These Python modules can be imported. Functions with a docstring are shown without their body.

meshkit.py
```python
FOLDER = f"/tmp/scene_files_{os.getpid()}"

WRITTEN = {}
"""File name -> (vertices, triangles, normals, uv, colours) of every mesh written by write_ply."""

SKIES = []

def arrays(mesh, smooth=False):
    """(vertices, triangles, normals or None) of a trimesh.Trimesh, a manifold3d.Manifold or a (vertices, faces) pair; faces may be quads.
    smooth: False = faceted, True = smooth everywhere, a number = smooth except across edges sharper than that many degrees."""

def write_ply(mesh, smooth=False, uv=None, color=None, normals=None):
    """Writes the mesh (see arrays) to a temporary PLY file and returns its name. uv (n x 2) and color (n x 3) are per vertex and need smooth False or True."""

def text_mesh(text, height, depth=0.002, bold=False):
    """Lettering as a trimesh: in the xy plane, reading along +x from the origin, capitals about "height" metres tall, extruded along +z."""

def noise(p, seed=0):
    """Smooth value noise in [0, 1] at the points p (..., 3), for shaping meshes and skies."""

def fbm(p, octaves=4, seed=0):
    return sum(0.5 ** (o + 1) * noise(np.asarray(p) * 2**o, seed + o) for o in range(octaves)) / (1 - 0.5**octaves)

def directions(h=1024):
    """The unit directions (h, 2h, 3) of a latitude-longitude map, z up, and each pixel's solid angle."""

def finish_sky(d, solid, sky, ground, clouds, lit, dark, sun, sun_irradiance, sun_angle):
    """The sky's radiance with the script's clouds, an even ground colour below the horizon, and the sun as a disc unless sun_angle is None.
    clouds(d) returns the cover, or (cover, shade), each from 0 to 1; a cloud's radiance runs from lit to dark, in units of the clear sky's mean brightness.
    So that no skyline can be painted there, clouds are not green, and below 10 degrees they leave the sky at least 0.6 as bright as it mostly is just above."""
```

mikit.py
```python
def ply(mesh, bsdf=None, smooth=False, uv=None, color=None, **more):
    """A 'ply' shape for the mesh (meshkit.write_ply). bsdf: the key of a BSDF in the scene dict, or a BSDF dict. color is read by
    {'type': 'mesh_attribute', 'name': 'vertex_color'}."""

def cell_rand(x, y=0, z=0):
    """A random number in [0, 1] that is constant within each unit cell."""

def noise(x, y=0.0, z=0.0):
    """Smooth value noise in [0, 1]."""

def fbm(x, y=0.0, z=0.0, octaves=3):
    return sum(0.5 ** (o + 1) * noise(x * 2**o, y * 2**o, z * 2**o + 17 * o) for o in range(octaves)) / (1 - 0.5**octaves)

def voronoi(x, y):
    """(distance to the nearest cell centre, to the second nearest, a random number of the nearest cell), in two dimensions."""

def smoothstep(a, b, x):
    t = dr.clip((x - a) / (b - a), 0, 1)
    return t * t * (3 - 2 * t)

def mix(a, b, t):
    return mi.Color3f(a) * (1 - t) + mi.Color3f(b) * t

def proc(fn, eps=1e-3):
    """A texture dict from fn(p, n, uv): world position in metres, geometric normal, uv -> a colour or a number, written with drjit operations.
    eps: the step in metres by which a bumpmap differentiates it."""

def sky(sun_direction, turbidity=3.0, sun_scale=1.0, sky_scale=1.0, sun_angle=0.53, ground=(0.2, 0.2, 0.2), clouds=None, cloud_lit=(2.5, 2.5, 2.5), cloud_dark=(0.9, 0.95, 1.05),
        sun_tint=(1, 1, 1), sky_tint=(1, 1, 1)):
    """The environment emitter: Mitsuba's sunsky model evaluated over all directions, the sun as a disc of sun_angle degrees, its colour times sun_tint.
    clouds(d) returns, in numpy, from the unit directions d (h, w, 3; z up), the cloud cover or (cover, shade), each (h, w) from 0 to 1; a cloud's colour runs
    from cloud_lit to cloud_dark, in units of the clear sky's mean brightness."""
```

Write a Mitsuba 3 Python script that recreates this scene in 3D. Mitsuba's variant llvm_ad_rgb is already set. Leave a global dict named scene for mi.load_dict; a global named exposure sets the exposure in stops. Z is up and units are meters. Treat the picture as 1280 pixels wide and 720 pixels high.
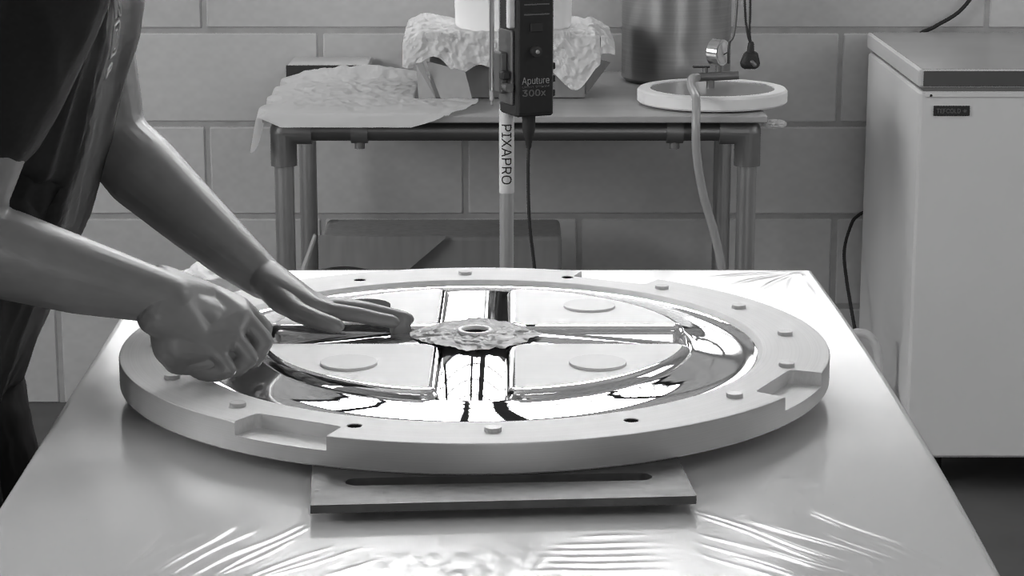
import math, random
import numpy as np, trimesh, shapely, manifold3d as m3
import mitsuba as mi, drjit as dr
import meshkit, mikit
from shapely.geometry import Polygon, Point, box as sbox
from mikit import ply, proc, noise, fbm, smoothstep, mix

random.seed(7)
rng = np.random.default_rng(7)
T = mi.ScalarTransform4f
PI = math.pi
scene, labels = {}, {}

# ---------------------------------------------------------------- camera, lights, exposure
exposure = 0.0
CAM = np.array([0.0, -2.735, 1.545])
PITCH = math.radians(12.79)
scene['camera'] = {'type': 'perspective', 'fov': 25.61, 'fov_axis': 'x', 'near_clip': 0.05, 'far_clip': 50.0,
                   'to_world': T().look_at(origin=CAM.tolist(), target=[0.0, CAM[1] + math.cos(PITCH), CAM[2] - math.sin(PITCH)], up=[0, 0, 1])}
SOFTBOX = 13.0         # radiance of the lamp's diffuser
BACK_WINDOW = 3.5     # daylight on the frosted panes of the window in the back wall
SIDE_FILL = 9.0     # added fill window in the left wall, out of view
RIGHT_FILL = 3.8    # fill window added in the right wall, unseen
FRONT_FILL = 4.2    # fill window added in the wall behind the camera
TUBE_FILL = 10.0  # ceiling tubes added out of view as fill light

FLOOR, TABLE, DISC = -0.03, 0.80, 0.855
WALL_Y = 2.865
DX = -0.046           # disc centre


# ---------------------------------------------------------------- materials (the photograph is black and white: all greys)
def g(v):
    return {'type': 'rgb', 'value': [v, v, v]}


def princ(name, base, rough, metallic=0.0, spec=0.5, **kw):
    scene[name] = {'type': 'twosided', 'bsdf': {'type': 'principled', 'base_color': g(base) if isinstance(base, (int, float)) else base, 'roughness': rough, 'metallic': metallic,
                                                **({'specular': spec} if metallic < 1 else {}), **kw}}


def grey(fn):
    return proc(lambda p, n, uv: mi.Color3f(fn(p)))


princ('m_block', grey(lambda p: 0.53 + 0.07 * (fbm(p.x * 5, p.y * 5, p.z * 5, 4) - 0.5) + 0.06 * (fbm(p.x * 60, p.y * 60, p.z * 60, 2) - 0.5)), 0.75, spec=0.3)
princ('m_block_pale', grey(lambda p: 0.57 + 0.07 * (fbm(p.x * 6, p.y * 5, p.z * 7, 4) - 0.5) + 0.06 * (fbm(p.x * 60, p.y * 60, p.z * 60, 2) - 0.5)), 0.75, spec=0.3)
princ('m_mortar', grey(lambda p: 0.40 + 0.12 * (fbm(p.x * 40, p.y * 40, p.z * 40, 3) - 0.5)), 0.85, spec=0.2)
princ('m_plaster', 0.42, 0.9, spec=0.2)
princ('m_ceiling', 0.6, 0.9, spec=0.2)
princ('m_floor', grey(lambda p: 0.10 + 0.05 * (fbm(p.x * 4, p.y * 4, 0, 5) - 0.5)), 0.6, spec=0.3)
princ('m_frame', 0.25, 0.5)
scene['m_sheet'] = {'type': 'principledthin', 'base_color': g(0.8), 'roughness': 0.25, 'diff_trans': 0.7, 'spec_trans': 0.0, 'eta': 1.5}
for nm, d, a in (('m_wrap', 0.74, 0.035), ('m_paper', 0.82, 0.3)):
    scene[nm] = {'type': 'twosided', 'bsdf': {'type': 'roughplastic', 'diffuse_reflectance': g(d), 'alpha': a, 'int_ior': 1.5, 'nonlinear': True}}
princ('m_wood', grey(lambda p: 0.2 + 0.1 * (fbm(p.x * 4, p.y * 60, p.z * 60, 3) - 0.5)), 0.6)
scene['m_mirror'] = {'type': 'twosided', 'bsdf': {'type': 'roughconductor', 'material': 'none', 'specular_reflectance': g(0.9), 'alpha': 0.003}}
princ('m_satin', grey(lambda p: 0.68 + 0.03 * (fbm(p.x * 14, p.y * 160, p.z * 30, 3) - 0.5)), 0.55, metallic=0.05, spec=0.25)
princ('m_flange', grey(lambda p: 0.50 + 0.04 * (noise(dr.sqrt(dr.square(p.x - DX) + dr.square(p.y)) * 900, p.z * 300) - 0.5)), 0.5, metallic=0.1, spec=0.3)
princ('m_side_darkened', grey(lambda p: 0.40 + 0.03 * (noise(p.z * 2500, 0) - 0.5)), 0.4, metallic=0.45)  # base darker than the flange: dark reflection put into the colour
princ('m_pad', 0.60, 0.5, metallic=0.05, spec=0.25)
princ('m_pad_reflection', 0.05, 0.9, spec=0.08)  # dark reflection of the arm painted into one pad
princ('m_peg', 0.42, 0.4, metallic=0.3)
princ('m_hole_shade', 0.02, 0.6)  # near-black paint for the shade inside open holes
princ('m_foil', grey(lambda p: 0.15 + 0.14 * (fbm(p.x * 70, p.y * 70, 0, 3) - 0.5)), 0.4, metallic=0.3)
princ('m_white_ring', 0.9, 0.2)
princ('m_steel_bar', grey(lambda p: 0.04 + 0.04 * (fbm(p.x * 30, p.y * 60, 0, 4) - 0.5)), 0.45, metallic=0.1)
princ('m_rail', 0.17, 0.38, metallic=0.8)
princ('m_tube', grey(lambda p: 0.40 + 0.1 * (fbm(p.x * 30, p.y * 30, p.z * 12, 3) - 0.5)), 0.35, metallic=0.8)
princ('m_clamp', 0.20, 0.45, metallic=0.7)
princ('m_bench', grey(lambda p: 0.34 + 0.08 * (fbm(p.x * 6, p.y * 20, 0, 4) - 0.5)), 0.4)
princ('m_dark', 0.025, 0.45)
princ('m_black', 0.012, 0.4)
princ('m_rubber', 0.018, 0.6)
princ('m_lamp_body', 0.022, 0.42)
princ('m_chrome', 0.75, 0.16, metallic=1.0)
princ('m_silver', 0.55, 0.3, metallic=0.6)
princ('m_band', 0.6, 0.5)
princ('m_ink', 0.02, 0.6)
princ('m_print', 0.26, 0.6)
princ('m_print_dim', 0.11, 0.6)
princ('m_white', 0.86, 0.35)
princ('m_carton', grey(lambda p: 0.24 + 0.05 * (fbm(p.x * 90, p.y * 90, p.z * 4, 2) - 0.5)), 0.8, spec=0.1)
princ('m_carton_pale', grey(lambda p: 0.36 + 0.05 * (fbm(p.x * 60, p.y * 60, p.z * 8, 2) - 0.5)), 0.8, spec=0.1)
princ('m_slab', 0.5, 0.5)
princ('m_pot', grey(lambda p: 0.42 + 0.06 * (noise(p.z * 500, p.x * 8) - 0.5)), 0.3, metallic=0.95)
princ('m_acrylic', 0.22, 0.2)
princ('m_gasket', 0.75, 0.5)
princ('m_hose', 0.34, 0.25)
princ('m_brass', 0.2, 0.4, metallic=0.7)
princ('m_freezer', grey(lambda p: 0.67 + 0.04 * (fbm(p.x * 4, p.y * 4, p.z * 4, 3) - 0.5)), 0.35)
princ('m_freezer_trim', 0.07, 0.4)
princ('m_freezer_lid', 0.55, 0.35)
princ('m_freezer_top', grey(lambda p: 0.26 + 0.05 * (fbm(p.x * 5, p.y * 7, 0, 3) - 0.5)), 0.3)
princ('m_jug', 0.72, 0.4)
princ('m_skin', grey(lambda p: 0.125 + 0.03 * (fbm(p.x * 60, p.y * 60, p.z * 60, 3) - 0.5)), 0.44, spec=0.9)
princ('m_shirt', grey(lambda p: 0.009 + 0.004 * (fbm(p.x * 200, p.y * 200, p.z * 200, 2) - 0.5)), 0.8, spec=0.3, sheen=0.7)
princ('m_trousers', grey(lambda p: 0.03 + 0.02 * (fbm(p.x * 120, p.y * 120, p.z * 30, 3) - 0.5)), 0.9, spec=0.15)
princ('m_hair', 0.03, 0.6)
princ('m_eye', 0.6, 0.2)
princ('m_shirt_print', 0.3, 0.7)


# ---------------------------------------------------------------- mesh helpers
def cat(*ms):
    return trimesh.util.concatenate([m for m in ms])


def of(man):
    m = man.to_mesh()
    return trimesh.Trimesh(np.array(m.vert_properties[:, :3], float), np.array(m.tri_verts, int), process=False)


def man(mesh):
    mesh = trimesh.Trimesh(mesh.vertices, mesh.faces, process=True)
    return m3.Manifold(m3.Mesh(np.asarray(mesh.vertices, np.float32), np.asarray(mesh.faces, np.uint32)))


def box(x0, x1, y0, y1, z0, z1, c=0.0):
    """A box, its edges chamfered by c."""
    if c <= 0:
        b = trimesh.creation.box((x1 - x0, y1 - y0, z1 - z0))
        b.apply_translation(((x0 + x1) / 2, (y0 + y1) / 2, (z0 + z1) / 2))
        return b
    pts = []
    for X, sx in ((x0, 1), (x1, -1)):
        for Y, sy in ((y0, 1), (y1, -1)):
            for Z, sz in ((z0, 1), (z1, -1)):
                for k in range(3):
                    o = np.array([sx, sy, sz]) * c
                    o[k] = 0
                    pts.append(np.array([X, Y, Z]) + o)
    return of(m3.Manifold.hull_points(np.array(pts)))


def rbox(x0, x1, y0, y1, z0, z1, r, n=16):
    s = m3.Manifold.sphere(r, n)
    return of(m3.Manifold.batch_hull([s.translate((x, y, z)) for x in (x0 + r, x1 - r) for y in (y0 + r, y1 - r) for z in (z0 + r, z1 - r)]))


def rot(mesh, axis, deg, about=(0, 0, 0)):
    mesh = mesh.copy()
    mesh.apply_transform(trimesh.transformations.rotation_matrix(math.radians(deg), axis, about))
    return mesh


def mv(mesh, x=0, y=0, z=0):
    mesh = mesh.copy()
    mesh.apply_translation((x, y, z))
    return mesh


def lathe(profile, n=96, at=(0, 0, 0)):
    m = trimesh.creation.revolve(np.array(profile, float), sections=n)
    m.apply_translation(at)
    return m


def spline(pts, n=12):
    """Catmull-Rom through the points."""
    p = np.array(pts, float)
    p = np.vstack([2 * p[0] - p[1], p, 2 * p[-1] - p[-2]])
    out = []
    for i in range(1, len(p) - 2):
        for t in np.linspace(0, 1, n, endpoint=False):
            a, b, c, d = p[i - 1:i + 3]
            out.append(0.5 * (2 * b + (c - a) * t + (2 * a - 5 * b + 4 * c - d) * t * t + (3 * b - a - 3 * c + d) * t ** 3))
    return np.array(out + [p[-2]])


def tube(path, r, n=12):
    path = np.array(path, float)
    r = np.broadcast_to(np.asarray(r, float), len(path))
    tan = np.gradient(path, axis=0)
    tan /= np.linalg.norm(tan, axis=1, keepdims=True) + 1e-12
    ref = np.array([0, 0, 1.0]) if abs(tan[0][2]) < 0.9 else np.array([1.0, 0, 0])
    u = np.cross(tan[0], ref)
    V = []
    for i in range(len(path)):
        u = u - tan[i] * (u @ tan[i])
        u /= np.linalg.norm(u)
        w = np.cross(tan[i], u)
        a = np.arange(n) / n * 2 * PI
        V.append(path[i] + r[i] * (np.cos(a)[:, None] * u + np.sin(a)[:, None] * w))
    k = len(path)
    V = np.vstack(V + [path[:1], path[-1:]])
    F = []
    for i in range(k - 1):
        for j in range(n):
            a, b, c, d = i * n + j, i * n + (j + 1) % n, (i + 1) * n + (j + 1) % n, (i + 1) * n + j
            F += [[a, b, c], [a, c, d]]
    for j in range(n):
        F += [[k * n, (j + 1) % n, j], [k * n + 1, (k - 1) * n + j, (k - 1) * n + (j + 1) % n]]
    m = trimesh.Trimesh(V, F, process=False)
    m.fix_normals()
    return m


def rod(a, b, r, n=24):
    return tube([a, b], r, n)


def hullbones(bones, seg=20):
    """bones: lists of (x, y, z, r); each list is the hull of its spheres; all joined."""
    parts = []
    for b in bones:
        parts.append(m3.Manifold.batch_hull([m3.Manifold.sphere(r, seg).translate((x, y, z)) for x, y, z, r in b]))
    return m3.Manifold.batch_boolean(parts, m3.OpType.Add)


def smoothed(mf, edge, it=14):
    m = of(mf.refine_to_length(edge))
    m.merge_vertices()
    trimesh.smoothing.filter_taubin(m, lamb=0.5, nu=0.52, iterations=it)
    return m


def grid(P, closed=False):
    """Mesh of a (rows, cols, 3) grid of points."""
    r, c = P.shape[:2]
    i = np.arange(r * c).reshape(r, c)
    f = np.stack([i[:-1, :-1], i[:-1, 1:], i[1:, 1:], i[1:, :-1]], -1).reshape(-1, 4)
    return trimesh.Trimesh(P.reshape(-1, 3), np.vstack([f[:, [0, 1, 2]], f[:, [0, 2, 3]]]), process=False)


used = {}


def key(name, parent=None):
    k = (parent + '__' if parent else '') + name
    n = used.get(k, 0)
    used[k] = n + 1
    return k if n == 0 else f'{k}_{n:03d}'


def obj(name, mesh, mat, parent=None, smooth=30, label=None, **more):
    k = key(name, parent)
    scene[k] = ply(mesh, mat, smooth, **more)
    if label:
        labels[k] = {'label': label}
    return k


def thing(name, label, category, group=None):
    k = key(name)
    labels[k] = {'label': label, 'category': category}
    if group:
        labels[k]['group'] = group
    return k


def one(name, mesh, mat, label, category, group=None, smooth=30):
    k = obj(name, mesh, mat, None, smooth)
    labels[k] = {'label': label, 'category': category}
    if group:
        labels[k]['group'] = group
    return k


def struct(name, mesh, mat, label=None, smooth=30, **more):
    k = obj(name, mesh, mat, None, smooth, **more)
    labels[k] = {'kind': 'structure'}
    if label:
        labels[k]['label'] = label
    return k


def emit(v):
    return {'emitter': {'type': 'area', 'radiance': g(v)}}


# ---------------------------------------------------------------- the room
X0, X1, Y0, CEIL = -2.7, 2.6, -5.2, 3.0
struct('floor', box(X0, X1, Y0, WALL_Y + 0.2, FLOOR - 0.1, FLOOR), 'm_floor', 'dark concrete floor')
struct('ceiling', box(X0, X1, Y0, WALL_Y + 0.2, CEIL, CEIL + 0.1), 'm_ceiling', 'pale ceiling')
H0, HP = -0.011, 0.235                                       # block courses
WZ0, WZ1, WX0, WX1 = H0 + 5 * HP, H0 + 7 * HP, -1.10, 1.14   # window opening of the back wall
back = 'wall_back'
wall = man(box(X0, X1, WALL_Y + 0.0045, WALL_Y + 0.2, FLOOR, CEIL)) - man(box(WX0, WX1, WALL_Y - 1, WALL_Y + 1, WZ0, WZ1))
struct(back, of(wall), 'm_mortar', 'painted concrete block wall behind the bench')
JOINT = 0.013
for row in range(0, 13):
    z0, z1 = H0 + row * HP + JOINT / 2, min(H0 + (row + 1) * HP - JOINT / 2, CEIL)
    if row == 0:
        z0 = FLOOR
    off = -1.16 if row == 0 else (-0.478 if row % 2 == 1 else -0.765)
    # rows 1 and 3 above the floor carry the joints at -0.478 + k * 0.65
    k0 = math.floor((X0 - off) / 0.648) - 1
    for k in range(k0, k0 + 12):
        a, b = off + 0.648 * k + JOINT / 2, off + 0.648 * (k + 1) - JOINT / 2
        a, b = max(a, X0), min(b, X1)
        if b - a < 0.03:
            continue
        spans = [(a, b)]
        if WZ0 - 0.01 < (z0 + z1) / 2 < WZ1 + 0.01:
            spans = [(a, min(b, WX0)), (max(a, WX1), b)]
        for s, e in spans:
            if e - s > 0.03:
                j = rng.uniform(-0.0012, 0.0012, 4)
                scene[key('block', back)] = ply(box(s + j[0], e + j[1], WALL_Y + j[2] * 0.8, WALL_Y + 0.05, z0 + j[3], z1, 0.0035), 'm_block' if rng.random() < 0.6 else 'm_block_pale', 20)
wallside = man(box(X0 - 0.15, X0, Y0, WALL_Y + 0.2, FLOOR, CEIL)) - man(box(X0 - 1, X0 + 1, -0.9, 1.5, 1.25, 2.45))
struct('wall_left', of(wallside), 'm_plaster', 'painted wall on the left')
wallr = man(box(X1, X1 + 0.15, Y0, WALL_Y + 0.2, FLOOR, CEIL)) - man(box(X1 - 1, X1 + 1, 0.3, 1.7, 1.30, 2.45))
struct('wall_right', of(wallr), 'm_plaster', 'painted wall on the right')
wallf = man(box(X0, X1, Y0 - 0.15, Y0, FLOOR, CEIL)) - man(box(0.2, 2.3, Y0 - 1, Y0 + 1, 1.0, 2.5))
struct('wall_front', of(wallf), 'm_plaster', 'painted wall behind the camera')


def window(n, origin, ux, w, h, normal, cols, rows, radiance, label):
    """A window in an opening: frosted glowing panes, bars between them. origin: lower corner; ux: direction of its width."""
    o, ux, nz = np.array(origin, float), np.array(ux, float), np.array(normal, float)
    M = np.eye(4)
    M[:3, 0], M[:3, 1], M[:3, 2], M[:3, 3] = ux, -nz, [0, 0, 1], o

    def put(x0, x1, y0, y1, z0, z1, c=0.004):
        b = box(x0, x1, y0, y1, z0, z1, c)
        b.apply_transform(M)
        if np.linalg.det(M[:3, :3]) < 0:
            b.invert()
        return b

    t = 0.045
    wn = struct(f'window_{n}', cat(put(0, w, 0.02, 0.08, 0, t), put(0, w, 0.02, 0.08, h - t, h), put(0, t, 0.02, 0.08, t, h - t), put(w - t, w, 0.02, 0.08, t, h - t)), 'm_frame', label)
    cw, ch = (w - 2 * t) / cols, (h - 2 * t) / rows
    for i in range(cols):
        for j in range(rows):
            x, z = t + i * cw, t + j * ch
            v = np.array([[x + 0.012, 0.05, z + 0.012], [x + cw - 0.012, 0.05, z + 0.012], [x + cw - 0.012, 0.05, z + ch - 0.012], [x + 0.012, 0.05, z + ch - 0.012]])
            v = trimesh.transform_points(v, M)
            q = trimesh.Trimesh(v, [[0, 1, 2], [0, 2, 3]], process=False)
            if q.face_normals[0] @ nz < 0:
                q.invert()
            scene[key('pane', wn)] = ply(q, 'm_white', False, **emit(radiance))
    bars = [put(t + i * cw - 0.012, t + i * cw + 0.012, 0.03, 0.07, t, h - t) for i in range(1, cols)]
    bars += [put(t, w - t, 0.035, 0.065, t + j * ch - 0.012, t + j * ch + 0.012) for j in range(1, rows)]
    for b in bars:
        scene[key('bar', wn)] = ply(b, 'm_frame', 30)


window(1, (WX0, WALL_Y, WZ0), (1, 0, 0), WX1 - WX0, WZ1 - WZ0, (0, -1, 0), 6, 2, BACK_WINDOW, 'frosted window high in the block wall')
window(2, (X0, -0.9, 1.25), (0, 1, 0), 2.4, 1.2, (1, 0, 0), 4, 2, SIDE_FILL, 'added frosted window in the left wall for fill light')
window(3, (0.2, Y0, 1.0), (1, 0, 0), 2.1, 1.5, (0, 1, 0), 3, 2, FRONT_FILL, 'added frosted window behind the camera for fill light')
window(4, (X1, 1.7, 1.30), (0, -1, 0), 1.4, 1.15, (-1, 0, 0), 3, 2, RIGHT_FILL, 'added frosted window in the right wall for fill light')
for lx, ly in ((-1.2, -1.9), (1.3, -1.9), (0.0, 0.4)):
    if ly > 0:
        continue
    t = thing('added_ceiling_light', 'added long fill tube on the ceiling, on the side of the ' + ('person' if lx < 0 else 'freezer'), 'fill light', 'added fill tubes on the ceiling')
    obj('housing', box(lx - 0.65, lx + 0.65, ly - 0.06, ly + 0.06, CEIL - 0.045, CEIL - 0.001, 0.006), 'm_white', t)
    tb = rod((lx - 0.6, ly, CEIL - 0.07), (lx + 0.6, ly, CEIL - 0.07), 0.02, 16)
    obj('tube', tb, 'm_white', t, **emit(TUBE_FILL))

# ---------------------------------------------------------------- work table and its plastic wrap
TX0, TX1, TY0, TY1 = -0.530, 0.458, -0.86, 0.672
t = thing('work_table', 'work table standing under the plastic wrap', 'table')
obj('tabletop', box(TX0 + 0.012, TX1 - 0.012, TY0 + 0.012, TY1 - 0.012, TABLE - 0.035, TABLE - 0.004, 0.003), 'm_wood', t)
for x in (TX0 + 0.08, TX1 - 0.08):
    for y in (TY0 + 0.08, TY1 - 0.08):
        obj('leg', box(x - 0.03, x + 0.03, y - 0.03, y + 0.03, FLOOR, TABLE - 0.035, 0.003), 'm_wood', t)

# ridges of the stretched film: (x0, y0, x1, y1, height mm, half width mm)
RIDGES = [
    (-0.352, -0.573, -0.375, -0.690, 0.55, 4.0), (-0.282, -0.545, -0.348, -0.700, 0.60, 4.2), (-0.262, -0.560, -0.338, -0.706, 0.55, 3.6),
    (-0.212, -0.540, -0.312, -0.700, 0.55, 3.4), (-0.206, -0.548, -0.290, -0.700, 0.5, 2.8), (-0.215, -0.585, -0.275, -0.690, 0.4, 3.0),
    (-0.180, -0.612, -0.258, -0.705, 0.5, 3.2), (-0.150, -0.618, -0.240, -0.706, 0.45, 3.0), (-0.190, -0.640, -0.262, -0.730, 0.4, 3.0), (-0.13, -0.645, -0.2, -0.720, 0.4, 3.0),
    (-0.305, -0.560, -0.40, -0.720, 0.3, 5.0), (-0.25, -0.60, -0.35, -0.74, 0.35, 3.0),
    (0.197, -0.502, 0.320, -0.655, 0.5, 3.2), (0.194, -0.512, 0.305, -0.660, 0.45, 2.8), (0.245, -0.530, 0.355, -0.650, 0.6, 4.4),
    (0.305, -0.500, 0.428, -0.675, 0.65, 5.0), (0.193, -0.575, 0.300, -0.675, 0.5, 3.4), (0.310, -0.570, 0.375, -0.655, 0.4, 3.4),
    (0.190, -0.602, 0.270, -0.685, 0.45, 3.0), (0.188, -0.635, 0.25, -0.70, 0.4, 3.0), (0.23, -0.60, 0.33, -0.70, 0.35, 3.0), (0.36, -0.60, 0.42, -0.69, 0.35, 3.0), (0.215, -0.64, 0.285, -0.71, 0.4, 3.0),
    (0.068, -0.583, 0.108, -0.580, 0.4, 4.5), (0.045, -0.606, 0.112, -0.603, 0.5, 4.5), (0.036, -0.625, 0.113, -0.622, 0.5, 4.5), (0.030, -0.645, 0.116, -0.641, 0.5, 4.5), (0.030, -0.664, 0.122, -0.660, 0.5, 4.5), (0.02, -0.684, 0.12, -0.68, 0.5, 4.5),
]
CORNER = [(0.440, 0.655, 0.405, 0.500, 1.6, 6), (0.436, 0.655, 0.375, 0.545, 1.4, 5), (0.430, 0.660, 0.340, 0.575, 1.4, 5), (0.446, 0.645, 0.440, 0.47, 1.4, 5), (0.43, 0.665, 0.31, 0.62, 1.2, 5)]


def film(x, y):
    z = 0.0006 * (meshkit.fbm(np.stack([x * 6, y * 5, x * 0], -1), 2, 3) - 0.5) * 2
    for x0, y0, x1, y1, h, s in RIDGES + CORNER:
        dx, dy = x1 - x0, y1 - y0
        L = math.hypot(dx, dy)
        along, across = ((x - x0) * dx + (y - y0) * dy) / L, ((x - x0) * dy - (y - y0) * dx) / L
        across = across + 0.002 * np.sin(along * 40 + x0 * 90)
        z = z + 0.001 * h * np.exp(-(across / (0.001 * s)) ** 2) / (1 + np.exp(-(along - 0.01) / 0.006)) / (1 + np.exp((along - L) / 0.012))
    p = np.stack([x * 90, y * 40, x * 0], -1)
    low = 1 / (1 + np.exp((y + 0.635) / 0.012)) / (1 + np.exp((np.abs(x + 0.03) - 0.13) / 0.02))
    return z + 0.0005 * low * (meshkit.fbm(p, 2, 5) - 0.5) * 2


xs = np.linspace(0, 1, 640)
ys = np.concatenate([np.linspace(TY0, -0.45, 240, endpoint=False), np.linspace(-0.45, TY1, 220)])
XL = -0.531 - 0.0213 * (ys[:, None] + 0.45)
X = XL + xs[None, :] * ((TX1 + 0.012 * np.sin(PI * np.clip((ys[:, None] - TY0) / (TY1 - TY0), 0, 1))) - XL)
Y = np.repeat(ys[:, None], len(xs), 1)
Z = TABLE + film(X, Y)
top = np.stack([X, Y, Z], -1)
# rounded rim and the skirt that hangs down on all four sides
def skirt(P, steps=((0.004, 0.0012), (0.0075, 0.0045), (0.009, 0.010), (0.010, 0.05), (0.012, 0.10))):
    for o, d in steps:
        r, c = P.shape[:2]
        Q = np.zeros((r + 2, c + 2, 3))
        Q[1:-1, 1:-1] = P
        Q[0, 1:-1], Q[-1, 1:-1], Q[1:-1, 0], Q[1:-1, -1] = P[0], P[-1], P[:, 0], P[:, -1]
        for a, b, s, e in ((0, 0, 1, 1), (0, -1, 1, -2), (-1, 0, -2, 1), (-1, -1, -2, -2)):
            Q[a, b] = Q[s, e]
        yield_o = o - (skirt.o if hasattr(skirt, 'o') else 0)
        skirt.o = o
        down = d - (skirt.d if hasattr(skirt, 'd') else 0)
        skirt.d = d
        Q[0, :, 1] -= yield_o; Q[-1, :, 1] += yield_o; Q[:, 0, 0] -= yield_o; Q[:, -1, 0] += yield_o
        Q[0, :, 2] -= down; Q[-1, :, 2] -= down; Q[1:-1, 0, 2] -= down; Q[1:-1, -1, 2] -= down
        P = Q
    return P
one('plastic_wrap', grid(skirt(top)), 'm_wrap', 'glossy white plastic film stretched tight over the table under the round mould', 'plastic sheet', smooth=True)

# ---------------------------------------------------------------- slotted steel bar under the disc
bar = Polygon([(-0.206, -0.541), (0.191, -0.510), (0.178, -0.33), (-0.219, -0.36)])
a, b = np.array([-0.163, -0.462]), np.array([0.136, -0.444])
slot = shapely.LineString([a, b]).buffer(0.013)
bm = trimesh.creation.extrude_polygon(bar.difference(slot).buffer(-0.001, join_style=2).buffer(0.001, join_style=2), 0.0088, engine='earcut')
sbar = thing('slotted_steel_bar', 'dark steel bar with one long slot, lying under the front of the round mould', 'steel bar')
obj('plate', mv(bm, 0, 0, TABLE + 0.0105), 'm_steel_bar', sbar, 20)
for x in (-0.15, 0.12):
    obj('spacer', box(x - 0.02, x + 0.02, -0.40, -0.36, TABLE + 0.001, TABLE + 0.0105), 'm_dark', sbar)

# ---------------------------------------------------------------- the round mould
disc = thing('mould_disc', 'large round polished metal mould with four raised quarter plates, lying on the wrapped table', 'metal mould')
TH = 0.0355
R0 = 0.44
prof = [(0.352, -0.0065), (0.357, -0.0008), (0.3585, 0.0), (0.4375, 0.0), (0.4393, -0.0008), (0.44, -0.0025), (0.44, -TH + 0.002), (0.438, -TH), (0.30, -TH), (0.30, -0.030), (0.352, -0.030), (0.352, -0.0065)]
rim = man(lathe(prof, 360))
if rim.volume() < 0:
    rim = man(lathe(prof[::-1], 360))
cuts = []
for k in range(4):
    am = math.radians(-118.2 + 90.5 * k)
    c = m3.CrossSection([[(0.397, -0.056), (0.50, -0.066), (0.50, 0.066), (0.397, 0.056)]]).offset(-0.008, m3.JoinType.Round, 2, 24).offset(0.008, m3.JoinType.Round, 2, 24)
    cuts.append(c.extrude(0.05).translate((0, 0, -0.0165)).rotate((0, 0, math.degrees(am))))
HOLES, PEGS = [], []
for k in range(16):
    ang = 5.2 + 22.5 * k
    (HOLES if round((ang + 360) % 360) in (73, 118, 298, 253) else PEGS).append(ang)
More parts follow.
